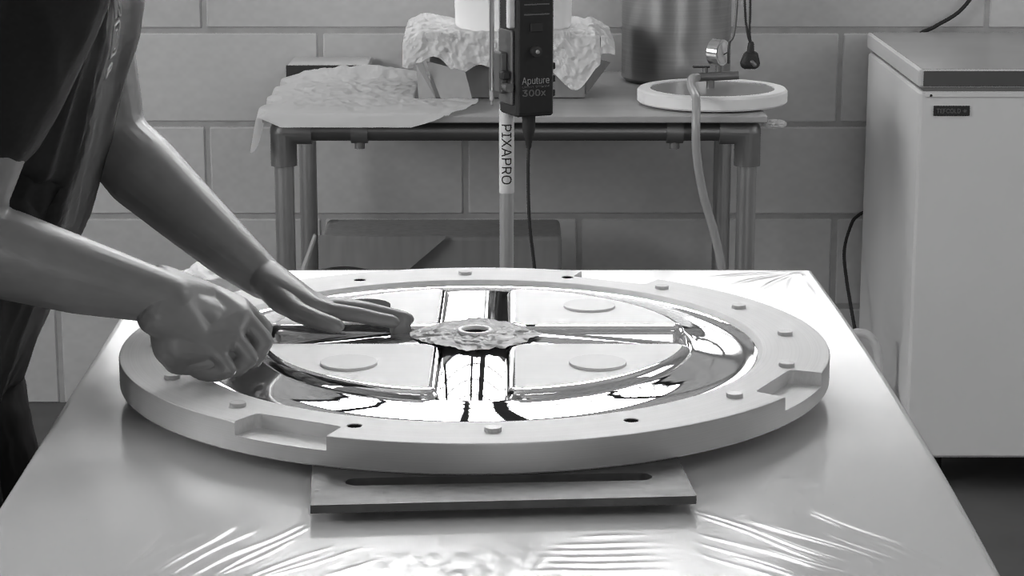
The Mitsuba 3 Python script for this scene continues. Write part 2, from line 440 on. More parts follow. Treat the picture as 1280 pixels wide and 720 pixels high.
# the four open holes
HOLES, PEGS = [71.6, 115.2, 296.7, 251.4], [5.5, 28.0, 50.0, 93.0, 137.6, 160.2, 182.8, 206.2, 228.3, 273.7, 319.6, 342.5]
for ang in HOLES:
    q = math.radians(ang)
    cuts.append(m3.Manifold.cylinder(0.04, 0.0085, 0.0085, 32).translate((0.394 * math.cos(q), 0.394 * math.sin(q), -0.022)))
rim = rim - m3.Manifold.batch_boolean(cuts, m3.OpType.Add)
rim = mv(of(rim), DX, 0, DISC)
rv = rim.triangles_center
sidef = (np.hypot(rv[:, 0] - DX, rv[:, 1]) > 0.4360) & (np.abs(rim.face_normals[:, 2]) < 0.4)
obj('flange', rim.submesh([np.nonzero(~sidef)[0]], append=True), 'm_flange', disc, 25, 'matt outer ring with four handle pockets')
obj('outer_side', rim.submesh([np.nonzero(sidef)[0]], append=True), 'm_side_darkened', disc, 25, 'turned metal side with its dark reflection painted in')
bowl = np.array([(0.3525, -0.0066), (0.3505, -0.0078), (0.347, -0.0090), (0.338, -0.0100), (0.325, -0.0099), (0.312, -0.0088), (0.300, -0.0070), (0.288, -0.0045), (0.278, -0.0022), (0.270, -0.0008), (0.262, -0.004),
                 (0.24, -0.016), (0.10, -0.020), (0.06, -0.016), (0.021, -0.012), (0.021, -0.03)])
sp = np.vstack([spline(bowl[:-1], 6), bowl[-1:]])
mb = lathe(sp, 360, (DX, 0, DISC))
obj('bowl', mb, 'm_mirror', disc, 35, 'mirror polished trough and spokes')
obj('base_boss', lathe([(0, -0.0495), (0.15, -0.0495), (0.15, -0.031), (0, -0.031)], 64, (DX, 0, DISC)), 'm_flange', disc)

SPOKE = 0.0375


def spoke(k):
    """A crowned mirror strip between two quarter plates."""
    t, w = np.meshgrid(np.linspace(0, 1, 60), np.linspace(-1, 1, 41), indexing='ij')
    rad = 0.018 + t * (0.268 - 0.018)
    half = np.where(rad < 0.06, 0.045, 0.046 + 0.012 * np.clip((rad - 0.24) / 0.028, 0, 1) ** 2)
    x = w * half
    q = np.clip((rad - 0.055) / 0.2, 0, None)
    steep = (0.55, 0.12, 0.55, 1.0)[k]
    z = 0.0085 - steep * (0.0215 * q + 0.0060 * q * q) - x * x / (2 * 0.15) * (0.35 + 0.65 * steep)
    rad = rad - 0.0
    a = math.radians(90 * k)
    P = np.stack([DX + rad * math.cos(a) - x * math.sin(a), rad * math.sin(a) + x * math.cos(a), DISC + z], -1)
    m = grid(P)
    if m.face_normals[:, 2].mean() < 0:
        m.invert()
    return m


for k in range(4):
    obj('spoke', spoke(k), 'm_mirror', disc, True)


def quarter(k):
    w = Point(0, 0).buffer(0.2735, 256).difference(Point(0, 0).buffer(0.066, 96)).intersection(sbox(SPOKE, SPOKE, 0.4, 0.4))
    w = w.buffer(-0.020, 24).buffer(0.020, 24)
    c = np.array(w.exterior.coords)[:-1]
    c = np.array([w.exterior.interpolate(s).coords[0] for s in np.linspace(0, w.exterior.length, 360, endpoint=False)])
    if not w.exterior.is_ccw:
        c = c[::-1]
    tn = np.roll(c, -1, 0) - np.roll(c, 1, 0)
    tn /= np.linalg.norm(tn, axis=1, keepdims=True)
    nin = np.stack([-tn[:, 1], tn[:, 0]], 1)
    q = math.radians(90 * k)
    Rm = np.array([[math.cos(q), -math.sin(q)], [math.sin(q), math.cos(q)]])

    def ring(o, z):
        return np.column_stack([(c + nin * o) @ Rm.T + [DX, 0], np.full(len(c), DISC + z)])

    rings = [ring(o, z) for o, z in ((-0.003, -0.016), (-0.0005, -0.0055), (0.0006, -0.0005), (0.0018, 0.0030), (0.0036, 0.0060), (0.0060, 0.0082), (0.0088, 0.0095), (0.0120, 0.0100))]
    V = np.vstack(rings)
    n = len(c)
    i = np.arange(n)
    F = []
    for a in range(len(rings) - 1):
        A, B = a * n + i, a * n + (i + 1) % n
        F += [np.stack([A, B, B + n], 1), np.stack([A, B + n, A + n], 1)]
    edge = trimesh.Trimesh(V, np.vstack(F), process=False)
    topm = trimesh.creation.extrude_polygon(Polygon(rings[-1][:, :2]), 0.003, engine='earcut')
    return edge, mv(topm, 0, 0, DISC + 0.0100 - 0.0029)


for k in range(4):
    edge, topm = quarter(k)
    s = obj('quarter_plate', topm, 'm_satin', disc, 20)
    obj('edge', edge, 'm_mirror', s, 60, 'polished rounded edge')
    q = math.radians(45 + 90 * k)
    px_, py_ = DX + 0.209 * math.cos(q), 0.209 * math.sin(q)
    dark = k == 1  # this pad carries the painted reflection
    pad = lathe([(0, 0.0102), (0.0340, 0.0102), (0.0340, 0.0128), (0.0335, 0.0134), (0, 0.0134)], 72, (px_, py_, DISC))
    obj('round_pad', pad, 'm_pad_reflection' if dark else 'm_pad', disc, 30, 'round pad with a dark reflection painted in' if dark else None)
for ang in PEGS:
    q = math.radians(ang)
    obj('peg', lathe([(0, -0.001), (0.0095, -0.001), (0.0095, 0.0038), (0.0088, 0.0046), (0, 0.0046)], 32, (DX + 0.394 * math.cos(q), 0.394 * math.sin(q), DISC)), 'm_peg', disc)
for ang in HOLES:
    q = math.radians(ang)
    obj('hole_shade', lathe([(0.0083, -0.0010), (0.0083, -0.0215), (0, -0.0215), (0, -0.0210), (0.0078, -0.0205), (0.0078, -0.0010), (0.0083, -0.0010)], 32, (DX + 0.394 * math.cos(q), 0.394 * math.sin(q), DISC)), 'm_hole_shade', disc)  # black cup that paints the shade of the open hole
# crumpled tape over the hub
n1, n2 = 40, 160
rr, th = np.linspace(0.020, 1, n1), np.linspace(0, 2 * PI, n2 + 1)
lim = 0.074 + 0.010 * np.cos(4 * th) ** 2 * (np.abs(np.cos(2 * th)) > 0.6) + 0.006 * (meshkit.noise(np.stack([np.cos(th) * 4, np.sin(th) * 4, th * 0], -1), 9) - 0.5)
lim[-1] = lim[0]
t01 = (rr - rr[0]) / (rr[-1] - rr[0])
RR = 0.020 + t01[:, None] * (lim[None, :] - 0.020)
HX, HY = RR * np.cos(th), RR * np.sin(th)
cr = np.abs(meshkit.fbm(np.stack([HX * 55, HY * 55, HX * 0], -1), 3, 4) - 0.5) * 2
HZ = 0.0118 - 0.0035 * t01[:, None] ** 3 + 0.0060 * (0.5 - cr) * (t01[:, None] > 0.02)
hub = grid(np.stack([HX + DX, HY, HZ + DISC], -1))
obj('hub_tape', hub, 'm_foil', disc, 12, 'crinkled silver tape over the hub')
obj('hub_ring', lathe([(0.0165, 0.008), (0.0225, 0.008), (0.0225, 0.0150), (0.0222, 0.0160), (0.0214, 0.0168), (0.0195, 0.0172), (0.0176, 0.0168), (0.0168, 0.0160), (0.0165, 0.0150), (0.0165, 0.008)], 64, (DX, 0, DISC)), 'm_white_ring', disc, 30, 'white ring around the hub hole')
obj('hub_hole_shade', lathe([(0.0164, 0.0120), (0.0164, -0.028), (0, -0.028), (0, -0.027), (0.0158, -0.026), (0.0158, 0.0120), (0.0164, 0.0120)], 48, (DX, 0, DISC)), 'm_hole_shade', disc, 30)

# crumpled film on the table behind the fist
ball = trimesh.creation.icosphere(4)
v = ball.vertices.copy()
cr = np.abs(meshkit.fbm(v * 1.3 + 5, 3, 2) - 0.5)
v = v * (1.05 - 0.8 * cr[:, None]) * [0.062, 0.055, 0.036]
v[:, 2] = np.maximum(v[:, 2], -0.014)
ball.vertices = v + [-0.437, 0.500, 0.8165]
one('crumpled_film', ball, 'm_paper', 'small bundle of crumpled white film on the table behind the clenched hand', 'crumpled film', smooth=15)

# ---------------------------------------------------------------- bench of steel tubes
B0, B1, BY0, BY1, BZ = -0.535, 0.560, 2.045, 2.745, 0.836
bench = thing('steel_bench', 'workbench of steel tubes and clamp fittings standing against the block wall', 'workbench')
obj('bench_top', box(B0, B1 - 0.012, BY0, BY1 + 0.06, BZ - 0.014, BZ, 0.002), 'm_bench', bench)
LX = (-0.495, 0.510)
FY, RY = 2.095, 2.66
RZ = 0.797
for x in LX:
    for y in (FY, RY):
        obj('leg', rod((x, y, FLOOR), (x, y, RZ), 0.0212), 'm_tube', bench)
for y in (FY, RY):
    obj('rail', rod((LX[0], y, RZ), (LX[1], y, RZ), 0.0212), 'm_rail', bench)
for x in LX:
    obj('rail', rod((x, FY, RZ), (x, RY, RZ), 0.0212), 'm_tube', bench)
    for y in (FY, RY):
        sx = 1 if x < 0 else -1
        sy = 1 if y == FY else -1
        c = hullbones([[(x, y, RZ, 0.029), (x, y, RZ - 0.004, 0.029)]]) + man(rod((x, y, RZ), (x, y, RZ - 0.075), 0.0285)) + man(rod((x, y, RZ), (x + sx * 0.062, y, RZ), 0.0285)) + man(rod((x, y, RZ), (x, y + sy * 0.06, RZ), 0.0285))
        obj('corner_clamp', of(c), 'm_clamp', bench)
for x in (-0.33, 0.352):
    c = man(rod((x - 0.018, FY, RZ), (x + 0.018, FY, RZ), 0.0265)) + man(rod((x, FY, RZ), (x, FY, RZ - 0.038), 0.011))
    obj('rail_clamp', of(c), 'm_clamp', bench)

# plastic sheet over the left half of the bench
nu, nv = 150, 190
U, Vv = np.meshgrid(np.linspace(0, 1, nu), np.linspace(0, 1, nv))
SXL = B0 - 0.0
sx = -0.16 + (1 - U) * 0 - 0.0 * Vv
right = -0.02 - 0.28 * np.clip((Vv - 0.0) / 0.12, 0, 1) * 0
Lx = 0.10 + (0.46 - 0.06 * np.exp(-((Vv - 0.0) / 0.08) ** 2))           # hanging part + part on top
s = U * Lx
hang = np.clip(0.10 - s, 0, 1)
PX = np.where(s < 0.10, B0 - 0.006 - 0.16 * hang * (0.5 + 0.5 * np.cos(Vv * 9)), B0 + (s - 0.10))
PZ = BZ + 0.003 - hang * (0.35 + 0.45 * np.exp(-(Vv / 0.06) ** 2) + 0.1 * np.sin(Vv * 23))
PY = BY0 - 0.012 + Vv * (BY1 - BY0 - 0.03)
cr = np.abs(meshkit.fbm(np.stack([PX * 14, PY * 9, PX * 0], -1), 4, 8) - 0.5) * 2
on = np.clip((s - 0.09) / 0.05, 0, 1)
cr3 = np.abs(meshkit.fbm(np.stack([PX * 38 + PY * 11, PY * 26 - PX * 9, PX * 0], -1), 3, 18) - 0.5) * 2
PZ = PZ + on * (0.007 * (0.75 - cr) + 0.008 * (0.6 - cr3) + 0.005) * np.clip(Vv * 12, 0.1, 1)
PZ = PZ + on * 0.026 * np.exp(-((PY - 2.60) / 0.045) ** 2) * np.clip(1.25 - np.abs(PX + 0.36) / 0.15, 0, 1)
PZ = np.where((PX > -0.215) & (PY > 2.20), BZ + 0.0012 + (PZ - BZ) * np.clip((2.26 - PY) / 0.06, 0.0, 1), PZ)
PX = PX + (1 - on) * 0.012 * np.sin(PY * 40)
front = np.clip((0.02 - Vv) / 0.02, 0, 1)
PZ = PZ - front * 0.026 * np.clip(on, 0, 1) * np.clip((0.98 - U) / 0.14, 0, 1) ** 0.7
one('bench_sheet', grid(np.stack([PX, PY, PZ], -1)), 'm_sheet', 'crumpled pale plastic sheet spread over the left end of the bench, hanging off the edge', 'plastic sheet', smooth=True)
t = thing('flat_slab', 'flat pale slab with a dark edge at the back of the bench', 'slab')
obj('body', box(-0.542, -0.348, 2.685, 2.85, 0.838, 0.866, 0.002), 'm_slab', t)
obj('dark_edge', box(-0.545, -0.349, 2.680, 2.6848, 0.838, 0.866, 0.001), 'm_dark', t, label='dark front edge')

sc = trimesh.creation.icosphere(3)
v = sc.vertices.copy()
sc.vertices = v * (1.1 - 1.2 * np.abs(meshkit.fbm(v * 2 + 9, 3, 3) - 0.5)[:, None]) * [0.026, 0.02, 0.010] + [0.566, 2.085, BZ - 0.022]
one('film_scrap', sc, 'm_sheet', 'small scrap of crumpled film at the right end of the bench under the lid', 'film scrap', smooth=15)
# carton under a crumpled paper sheet, bucket on top
KX0, KX1, KY0, KY1, KZ = -0.185, 0.165, 2.315, 2.62, 0.958
t = thing('carton', 'open carton with folded flaps standing on the bench under the crumpled paper', 'cardboard box')
obj('box', box(KX0, KX1, KY0, KY1, BZ + 0.002, KZ, 0.002), 'm_carton', t)


def flap(pts, th=0.004):
    p = np.array(pts, float)
    n = np.cross(p[1] - p[0], p[2] - p[0])
    n /= np.linalg.norm(n)
    return trimesh.convex.convex_hull(np.vstack([p, p + n * th]))


obj('flap', flap([(-0.212, 2.255, 0.924), (-0.206, 2.25, 0.838), (-0.165, 2.235, 0.842), (-0.198, 2.262, 0.926)]), 'm_carton_pale', t)
obj('flap', flap([(-0.192, 2.290, 0.925), (-0.105, 2.270, 0.905), (-0.085, 2.215, 0.838), (-0.152, 2.215, 0.838)]), 'm_carton_pale', t)
obj('flap', flap([(0.168, 2.33, 0.93), (0.225, 2.42, 0.905), (0.185, 2.42, 0.85), (0.168, 2.36, 0.84)]), 'm_carton', t)
nu, nv = 200, 150
U, Vv = np.meshgrid(np.linspace(0, 1, nu), np.linspace(0, 1, nv))
ux = -0.245 + U * 0.475
d1 = 0.33                                                            # the part lying on the box
front = 0.045 + 0.03 * np.exp(-((U - 0.35) / 0.2) ** 2) + 0.012 * np.sin(U * 30) + 0.085 * np.exp(-((U - 0.80) / 0.085) ** 2) - 0.0 * U
front = np.where(U > 0.93, front * 0.6, front)
L = d1 + front
s = Vv * L
onp = np.clip(d1 - s, 0, d1)
fall = np.clip(s - d1, 0, 1)
QY = KY0 - 0.012 + onp - 0.25 * fall
QZ = KZ + 0.012 + 0.0 * U - 0.96 * fall
over = np.clip(np.abs(ux + 0.008) - 0.195, 0, 1)                     # the sides sag a little
QZ = QZ - 0.5 * over
cr = np.abs(meshkit.fbm(np.stack([ux * 16, s * 16, s * 0], -1), 4, 11) - 0.5) * 2
cr2 = np.abs(meshkit.noise(np.stack([ux * 40 + s * 30, s * 22 - ux * 12, s * 0], -1), 12) - 0.5) * 2
cr3 = np.abs(meshkit.fbm(np.stack([ux * 45 + s * 20, s * 45 - ux * 25, s * 0], -1), 3, 13) - 0.5) * 2
amp = 0.009 * (0.62 - cr) + 0.005 * (0.5 - cr2) + 0.009 * (0.55 - cr3)
flat = np.exp(-(((ux - 0.003) / 0.12) ** 4 + ((QY - 2.47) / 0.12) ** 4))  # the bucket presses it flat
QZ = QZ + np.where(fall > 0, 0.0, amp * (1 - 0.8 * flat) + 0.008)+ np.where(fall > 0, 0.008, 0) + 0.016 * np.exp(-((U - 0.0) / 0.12) ** 2) * np.clip(onp / 0.2, 0, 1)
QY = QY - np.where(fall > 0, amp * 1.2, 0)
one('crumpled_paper', grid(np.stack([ux, QY, QZ], -1)), 'm_paper', 'crumpled white paper sheet draped over the carton, hanging down in front', 'paper sheet', smooth=25)
t = thing('white_bucket', 'white plastic bucket standing on the crumpled paper behind the lamp stand', 'bucket')
bc = (0.003, 2.47, KZ + 0.014)
obj('body', lathe([(0, 0), (0.118, 0.0), (0.128, 0.006), (0.134, 0.02), (0.140, 0.24), (0.146, 0.245), (0.146, 0.26), (0.138, 0.26), (0.132, 0.02), (0, 0.012)], 72, bc), 'm_white', t)
obj('handle', tube(spline([(bc[0] - 0.145, bc[1] - 0.02, bc[2] + 0.235), (bc[0] - 0.155, bc[1] - 0.07, bc[2] + 0.10), (bc[0] - 0.05, bc[1] - 0.165, bc[2] + 0.075 + 0.03), (bc[0] + 0.10, bc[1] - 0.15, bc[2] + 0.14), (bc[0] + 0.148, bc[1] - 0.03, bc[2] + 0.235)], 10), 0.0025, 8), 'm_silver', t)

# steel pot, its lid with gauge, valve and hoses
t = thing('steel_pot', 'tall brushed steel pot standing at the back of the bench', 'pot')
obj('body', lathe([(0, 0.0), (0.120, 0.0), (0.130, 0.010), (0.130, 0.36), (0.136, 0.365), (0.136, 0.372), (0.126, 0.372), (0.126, 0.02), (0, 0.012)], 96, (0.392, 2.640, BZ + 0.001)), 'm_pot', t)
lid = thing('chamber_lid', 'round clear lid with a pale gasket ring lying on the right end of the bench', 'lid')
LC = (0.445, 2.245, BZ + 0.004)
obj('plate', lathe([(0, 0.002), (0.138, 0.002), (0.138, 0.0285), (0, 0.0285)], 96, LC), 'm_acrylic', lid)
obj('gasket', lathe([(0.1385, 0.0), (0.162, 0.0), (0.1665, 0.004), (0.1665, 0.026), (0.162, 0.031), (0.1385, 0.031), (0.1385, 0.0)], 96, LC), 'm_gasket', lid, 30, 'pale gasket ring')
LZ = LC[2] + 0.0285
vx, vy = 0.442, 2.26
vb = man(rod((vx, vy, LZ), (vx, vy, LZ + 0.028), 0.009)) + man(rod((vx - 0.028, vy, LZ + 0.024), (vx + 0.062, vy - 0.01, LZ + 0.030), 0.010)) + man(rod((vx + 0.018, vy, LZ + 0.024), (vx + 0.018, vy, LZ + 0.052), 0.007)) + man(rod((vx - 0.012, vy, LZ + 0.028), (vx - 0.012, vy, LZ + 0.046), 0.006))
obj('valve', of(vb), 'm_brass', lid, 30, 'small metal valve')
obj('valve_lever', box(vx - 0.040, vx - 0.002, vy - 0.006, vy + 0.006, LZ + 0.045, LZ + 0.049, 0.001), 'm_dark', lid)
ga, gc = np.array([0.80, -0.60, 0.0]), np.array([vx + 0.016, vy + 0.004, LZ + 0.079])
gz = obj('gauge', rod(gc - ga * 0.013, gc + ga * 0.013, 0.029, 40), 'm_chrome', lid, 30, 'round chrome pressure gauge')
obj('dial', rod(gc + ga * 0.0132, gc + ga * 0.0142, 0.025, 40), 'm_band', gz)
obj('needle', rod(gc + ga * 0.0150 + [0, 0, -0.004], gc + ga * 0.0150 + np.array([0.006, 0.008, 0]) * 2 + [0, 0, 0.0], 0.0012, 6), 'm_ink', gz)
hp = spline([(vx - 0.026, vy, LZ + 0.024), (vx - 0.044, vy - 0.03, LZ + 0.024), (vx - 0.052, vy - 0.12, LZ + 0.019), (0.392, 2.035, 0.875), (0.390, 2.000, 0.825), (0.393, 2.000, 0.76), (0.410, 2.01, 0.67), (0.440, 2.02, 0.57), (0.462, 2.03, 0.45), (0.50, 2.1, 0.15), (0.55, 2.2, FLOOR + 0.012), (0.65, 2.25, FLOOR + 0.012)], 10)
one('clear_hose', tube(hp, 0.0092, 14), 'm_hose', 'thick pale hose running from the valve on the lid down past the bench leg', 'hose', smooth=True)
t = thing('hanging_plug', 'black plug hanging on dark cables beside the pressure gauge', 'plug')
pc = np.array([0.522, 2.20, 0.937])
obj('body', of(hullbones([[(pc[0] - 0.008, pc[1], pc[2] - 0.006, 0.013), (pc[0] + 0.010, pc[1], pc[2] - 0.006, 0.013), (pc[0] - 0.004, pc[1], pc[2] + 0.010, 0.011), (pc[0] + 0.008, pc[1], pc[2] + 0.010, 0.011)], [(pc[0] + 0.001, pc[1], pc[2] + 0.012, 0.009), (pc[0] + 0.002, pc[1], pc[2] + 0.036, 0.007)]])), 'm_rubber', t)
obj('face', of(hullbones([[(pc[0] + 0.004, pc[1] - 0.012, pc[2] - 0.002, 0.005), (pc[0] + 0.010, pc[1] - 0.012, pc[2] - 0.008, 0.005)]])), 'm_clamp', t)
for o in ((-0.016, 0.02), (0.004, 0.01)):
    obj('cable', tube(spline([(pc[0] + 0.002, pc[1], pc[2] + 0.034), (pc[0] - 0.003 + o[0] * 0.3, pc[1], pc[2] + 0.07), (pc[0] - 0.004 + o[0] * 0.6, pc[1] + o[1], pc[2] + 0.16), (0.50 + o[0], 2.22, 1.6), (0.49 + o[0], 2.22, CEIL)], 8), 0.0026, 8), 'm_rubber', t)
one('pale_cord', tube(spline([(vx + 0.040, vy + 0.004, LZ + 0.055), (vx + 0.038, vy - 0.02, LZ + 0.10), (vx + 0.052, vy - 0.03, LZ + 0.19), (0.50, 2.25, 1.6), (0.495, 2.25, CEIL)], 8), 0.003, 8), 'm_clamp', 'thin grey cord hanging beside the steel pot', 'cord', smooth=True)

# carton on the floor under the bench
t = thing('floor_carton', 'long low brown carton with a curled flap standing on the floor under the bench', 'cardboard box')
obj('box', rbox(-0.455, 0.118, 2.50, 2.72, FLOOR, 0.482, 0.012), 'm_carton', t)
cp = []
for u in np.linspace(0, 1, 30):
    cp.append((-0.458 + 0.30 * u, 2.495 - 0.018 * math.sin(u * PI), 0.486 - 0.0 * u, 0.405 + 0.01 * math.sin(u * 7) if u < 0.7 else 0.405 + (u - 0.7) * 0.25))
P = np.array([[(x, y, zt) for x, y, zt, zb in cp], [(x, y - 0.006, (zt + zb) / 2) for x, y, zt, zb in cp], [(x, y - 0.010, zb) for x, y, zt, zb in cp]])
obj('flap', grid(P), 'm_carton', t, True)
obj('end_flap', flap([(-0.462, 2.49, 0.484), (-0.468, 2.52, 0.484), (-0.515, 2.52, 0.36), (-0.505, 2.47, 0.36)]), 'm_carton_pale', t)

# ---------------------------------------------------------------- lamp stand with its control box and the softbox above
SX, SY = -0.010, 1.405
st = thing('lamp_stand', 'silver lamp stand between the table and the bench', 'lamp stand')
obj('pole', rod((SX, SY, 0.30), (SX, SY, 1.75), 0.0132, 32), 'm_silver', st)
obj('upper_sleeve', rod((SX, SY, 0.955), (SX, SY, 1.30), 0.0140, 32), 'm_chrome', st)
obj('label_band', rod((SX, SY, 0.788), (SX, SY, 0.945), 0.0140, 48), 'm_band', st, 30, 'pale band lettered PIXAPRO')
tm = meshkit.text_mesh('PIXAPRO', 0.0190, 0.0006)
tm = trimesh.Trimesh(*trimesh.remesh.subdivide_to_size(tm.vertices, tm.faces, 0.003), process=False)
v = tm.vertices.copy()
v[:, 0] *= 0.112 / (v[:, 0].max() - v[:, 0].min())
zt, lat = 0.920 - v[:, 0], v[:, 1] - 0.0095
# reads downwards: text x runs down the pole, text up points to the right round the pole
ang = lat / 0.0141
tm.vertices = np.column_stack([SX + (0.01395 + v[:, 2]) * np.sin(ang), SY - (0.01395 + v[:, 2]) * np.cos(ang), zt])
obj('lettering', tm, 'm_ink', st, False)
for k in range(3):
    q = math.radians(90 + 120 * k)
    dxy = np.array([math.cos(q), math.sin(q)])
    obj('leg', rod((SX + 0.02 * dxy[0], SY + 0.02 * dxy[1], 0.42), (SX + 0.42 * dxy[0], SY + 0.42 * dxy[1], FLOOR + 0.012), 0.011, 16), 'm_silver', st)
    obj('brace', rod((SX + 0.015 * dxy[0], SY + 0.015 * dxy[1], 0.15), (SX + 0.24 * dxy[0], SY + 0.24 * dxy[1], 0.19), 0.006, 10), 'm_silver', st)
obj('pole_foot', rod((SX, SY, 0.12), (SX, SY, 0.31), 0.016, 24), 'm_silver', st)
cb = thing('control_box', 'black lamp control box clamped to the silver lamp stand', 'control box')
W, D, Z0, Z1 = 0.074, 0.078, 0.944, 1.225
ctr = np.array([0.0265, 1.352, 0.0])


def cbx(mesh):
    return mv(rot(mesh, (0, 0, 1), 24), *ctr)


obj('body', cbx(box(-W / 2, W / 2, -D / 2, D / 2, Z0, Z1, 0.004)), 'm_lamp_body', cb)
obj('front_panel', cbx(box(-W / 2 + 0.004, W / 2 - 0.004, -D / 2 - 0.0025, -D / 2, Z0 + 0.006, Z1 - 0.006, 0.001)), 'm_black', cb)


def ontobox(text, h, x, z, depth=0.0006, bold=False, width=None):
    m = meshkit.text_mesh(text, h, depth, bold)
    v = m.vertices.copy()
    if width:
        v[:, 0] *= width / (v[:, 0].max() - v[:, 0].min())
    m.vertices = np.column_stack([x + v[:, 0], -D / 2 - 0.0025 - v[:, 2], z + v[:, 1]])
    return cbx(m)


obj('lettering', ontobox('Aputure', 0.0125, -0.028, 1.004, width=0.054), 'm_print', cb, False)
obj('lettering', ontobox('LIGHT STORM', 0.0032, -0.028, 0.9975, width=0.053), 'm_print_dim', cb, False)
obj('lettering', ontobox('300x', 0.0115, -0.028, 0.982, bold=True, width=0.046), 'm_print_dim', cb, False)
obj('knob', cbx(rot(lathe([(0, 0), (0.0105, 0), (0.0095, 0.010), (0, 0.011)], 32), (1, 0, 0), 90).apply_translation((-0.002, -D / 2 - 0.0025, 1.063))), 'm_dark', cb)
obj('knob_light', cbx(rot(lathe([(0, 0), (0.004, 0), (0.003, 0.003), (0, 0.003)], 20), (1, 0, 0), 90).apply_translation((-0.002, -D / 2 - 0.0135, 1.063))), 'm_print', cb)
obj('button', cbx(box(-0.012, 0.012, -D / 2 - 0.006, -D / 2 - 0.0025, 1.098, 1.114, 0.001)), 'm_lamp_body', cb)
for z in (1.128, 1.146, 1.163):
    obj('vent_slot', cbx(box(-0.024, 0.026, -D / 2 - 0.0034, -D / 2 - 0.0025, z, z + 0.0022)), 'm_print_dim', cb)
for z in (0.978, 1.004, 1.027):
    obj('side_catch', cbx(box(W / 2, W / 2 + 0.007, -0.03, -0.012, z, z + 0.012, 0.001)), 'm_black', cb)
# clamp on its left side
obj('clamp_plate', cbx(box(-W / 2 - 0.006, -W / 2, -0.028, 0.03, 0.965, 1.10, 0.002)), 'm_clamp', cb)
obj('clamp_jaw', cbx(box(-W / 2 - 0.020, -W / 2 - 0.006, -0.012, 0.022, 0.985, 1.06, 0.003)), 'm_clamp', cb)
obj('clamp_lever', cbx(box(-W / 2 - 0.024, -W / 2 - 0.008, -0.03, -0.012, 1.012, 1.028, 0.003)), 'm_dark', cb)
obj('clamp_screw', cbx(rod((-W / 2 - 0.012, -0.034, 0.998), (-W / 2 - 0.012, 0.0, 0.998), 0.008, 20)), 'm_clamp', cb)
obj('clamp_strap', cbx(box(-W / 2 - 0.013, -W / 2 - 0.0005, -0.034, -0.02, 1.105, 1.20, 0.002)), 'm_band', cb)
t = thing('silver_rod', 'thin silver rod with a pointed tip hanging beside the black control box', 'rod')
obj('shaft', rod((-0.0365, 1.315, 0.992), (-0.0365, 1.315, 1.45), 0.0043, 20), 'm_chrome', t)
obj('tip', lathe([(0, 0.0), (0.0018, 0.0), (0.0022, 0.006), (0.0043, 0.008), (0.0043, 0.026), (0, 0.026)], 20, (-0.0365, 1.315, 0.966)), 'm_silver', t)
obj('hook', rod((-0.0365, 1.315, 1.445), (SX - 0.006, SY - 0.014, 1.455), 0.004, 12), 'm_chrome', t)
t = thing('power_cable', 'black cable running from a plug under the control box down behind the table', 'cable')
pb = ctr + [0.004, -0.01, 0]
obj('plug', lathe([(0, -0.062), (0.005, -0.060), (0.006, -0.050), (0.0115, -0.028), (0.0125, 0.0), (0, 0.0)], 24, (pb[0], pb[1], Z0 - 0.001)), 'm_rubber', t)
obj('cord', tube(spline([(pb[0], pb[1], Z0 - 0.055), (pb[0] - 0.001, pb[1], 0.83), (pb[0] + 0.002, pb[1], 0.74), (pb[0] + 0.012, pb[1], 0.65), (pb[0] + 0.03, pb[1], 0.45), (0.10, 1.32, 0.1), (0.16, 1.25, FLOOR + 0.004), (0.3, 1.2, FLOOR + 0.004)], 8), 0.0033, 10), 'm_rubber', t, True)

sb = thing('softbox_lamp', 'studio lamp with a wide softbox with added grid strips tilted over the table', 'lamp')
M = np.eye(4)
SB_C, SB_T = np.array([0.0, 1.0, 1.83]), math.radians(30)         # centre, how far its face looks down
nrm = np.array([0, -math.cos(SB_T), -math.sin(SB_T)])
upv = np.array([0, -math.sin(SB_T), math.cos(SB_T)])
M[:3, 0], M[:3, 1], M[:3, 2], M[:3, 3] = [-1, 0, 0], upv, np.cross([-1, 0, 0], upv), SB_C     # local z looks back, away from the face
SW, SH = 0.46, 0.38


def sbx(mesh):
    mesh = mesh.copy()
    mesh.apply_transform(M)
    return mesh


assert np.allclose(M[:3, 2], -nrm)
dif = trimesh.Trimesh([[-SW, -SH, 0], [SW, -SH, 0], [SW, SH, 0], [-SW, SH, 0]], [[0, 2, 1], [0, 3, 2]], process=False)
obj('diffuser', sbx(dif), 'm_white', sb, False, **emit(SOFTBOX))
for x0, x1, y0, y1 in ((-SW - 0.02, -SW, -SH - 0.02, SH + 0.02), (SW, SW + 0.02, -SH - 0.02, SH + 0.02), (-SW, SW, -SH - 0.02, -SH), (-SW, SW, SH, SH + 0.02)):
    obj('rim', sbx(box(x0, x1, y0, y1, -0.05, 0.02)), 'm_black', sb)
for x, w in ((-0.02, 0.027), (0.09, 0.012), (0.36, 0.012), (-0.36, 0.012)):  # strips added so the mirror spokes reflect pane shapes
    obj('added_grid_strip', sbx(box(x - w, x + w, -SH, SH, -0.014, -0.005)), 'm_dark', sb)
for j in range(1, 11):
    y = -SH + j * 2 * SH / 11
    obj('added_grid_strip', sbx(box(-SW, SW, y - 0.011, y + 0.011, -0.012, -0.006)), 'm_dark', sb)
cone = trimesh.convex.convex_hull(np.array([[sx * SW, sy * SH, 0.02] for sx in (-1, 1) for sy in (-1, 1)] + [[sx * 0.09, sy * 0.09, 0.36] for sx in (-1, 1) for sy in (-1, 1)]))
obj('shell', sbx(cone), 'm_black', sb)
obj('lamp_head', sbx(rod((0, 0, 0.355), (0, 0, 0.62), 0.07, 40)), 'm_lamp_body', sb)
hd = sbx(trimesh.Trimesh([[0, 0, 0.5]], [])).vertices[0] if False else (M @ np.array([0, 0, 0.50, 1]))[:3]
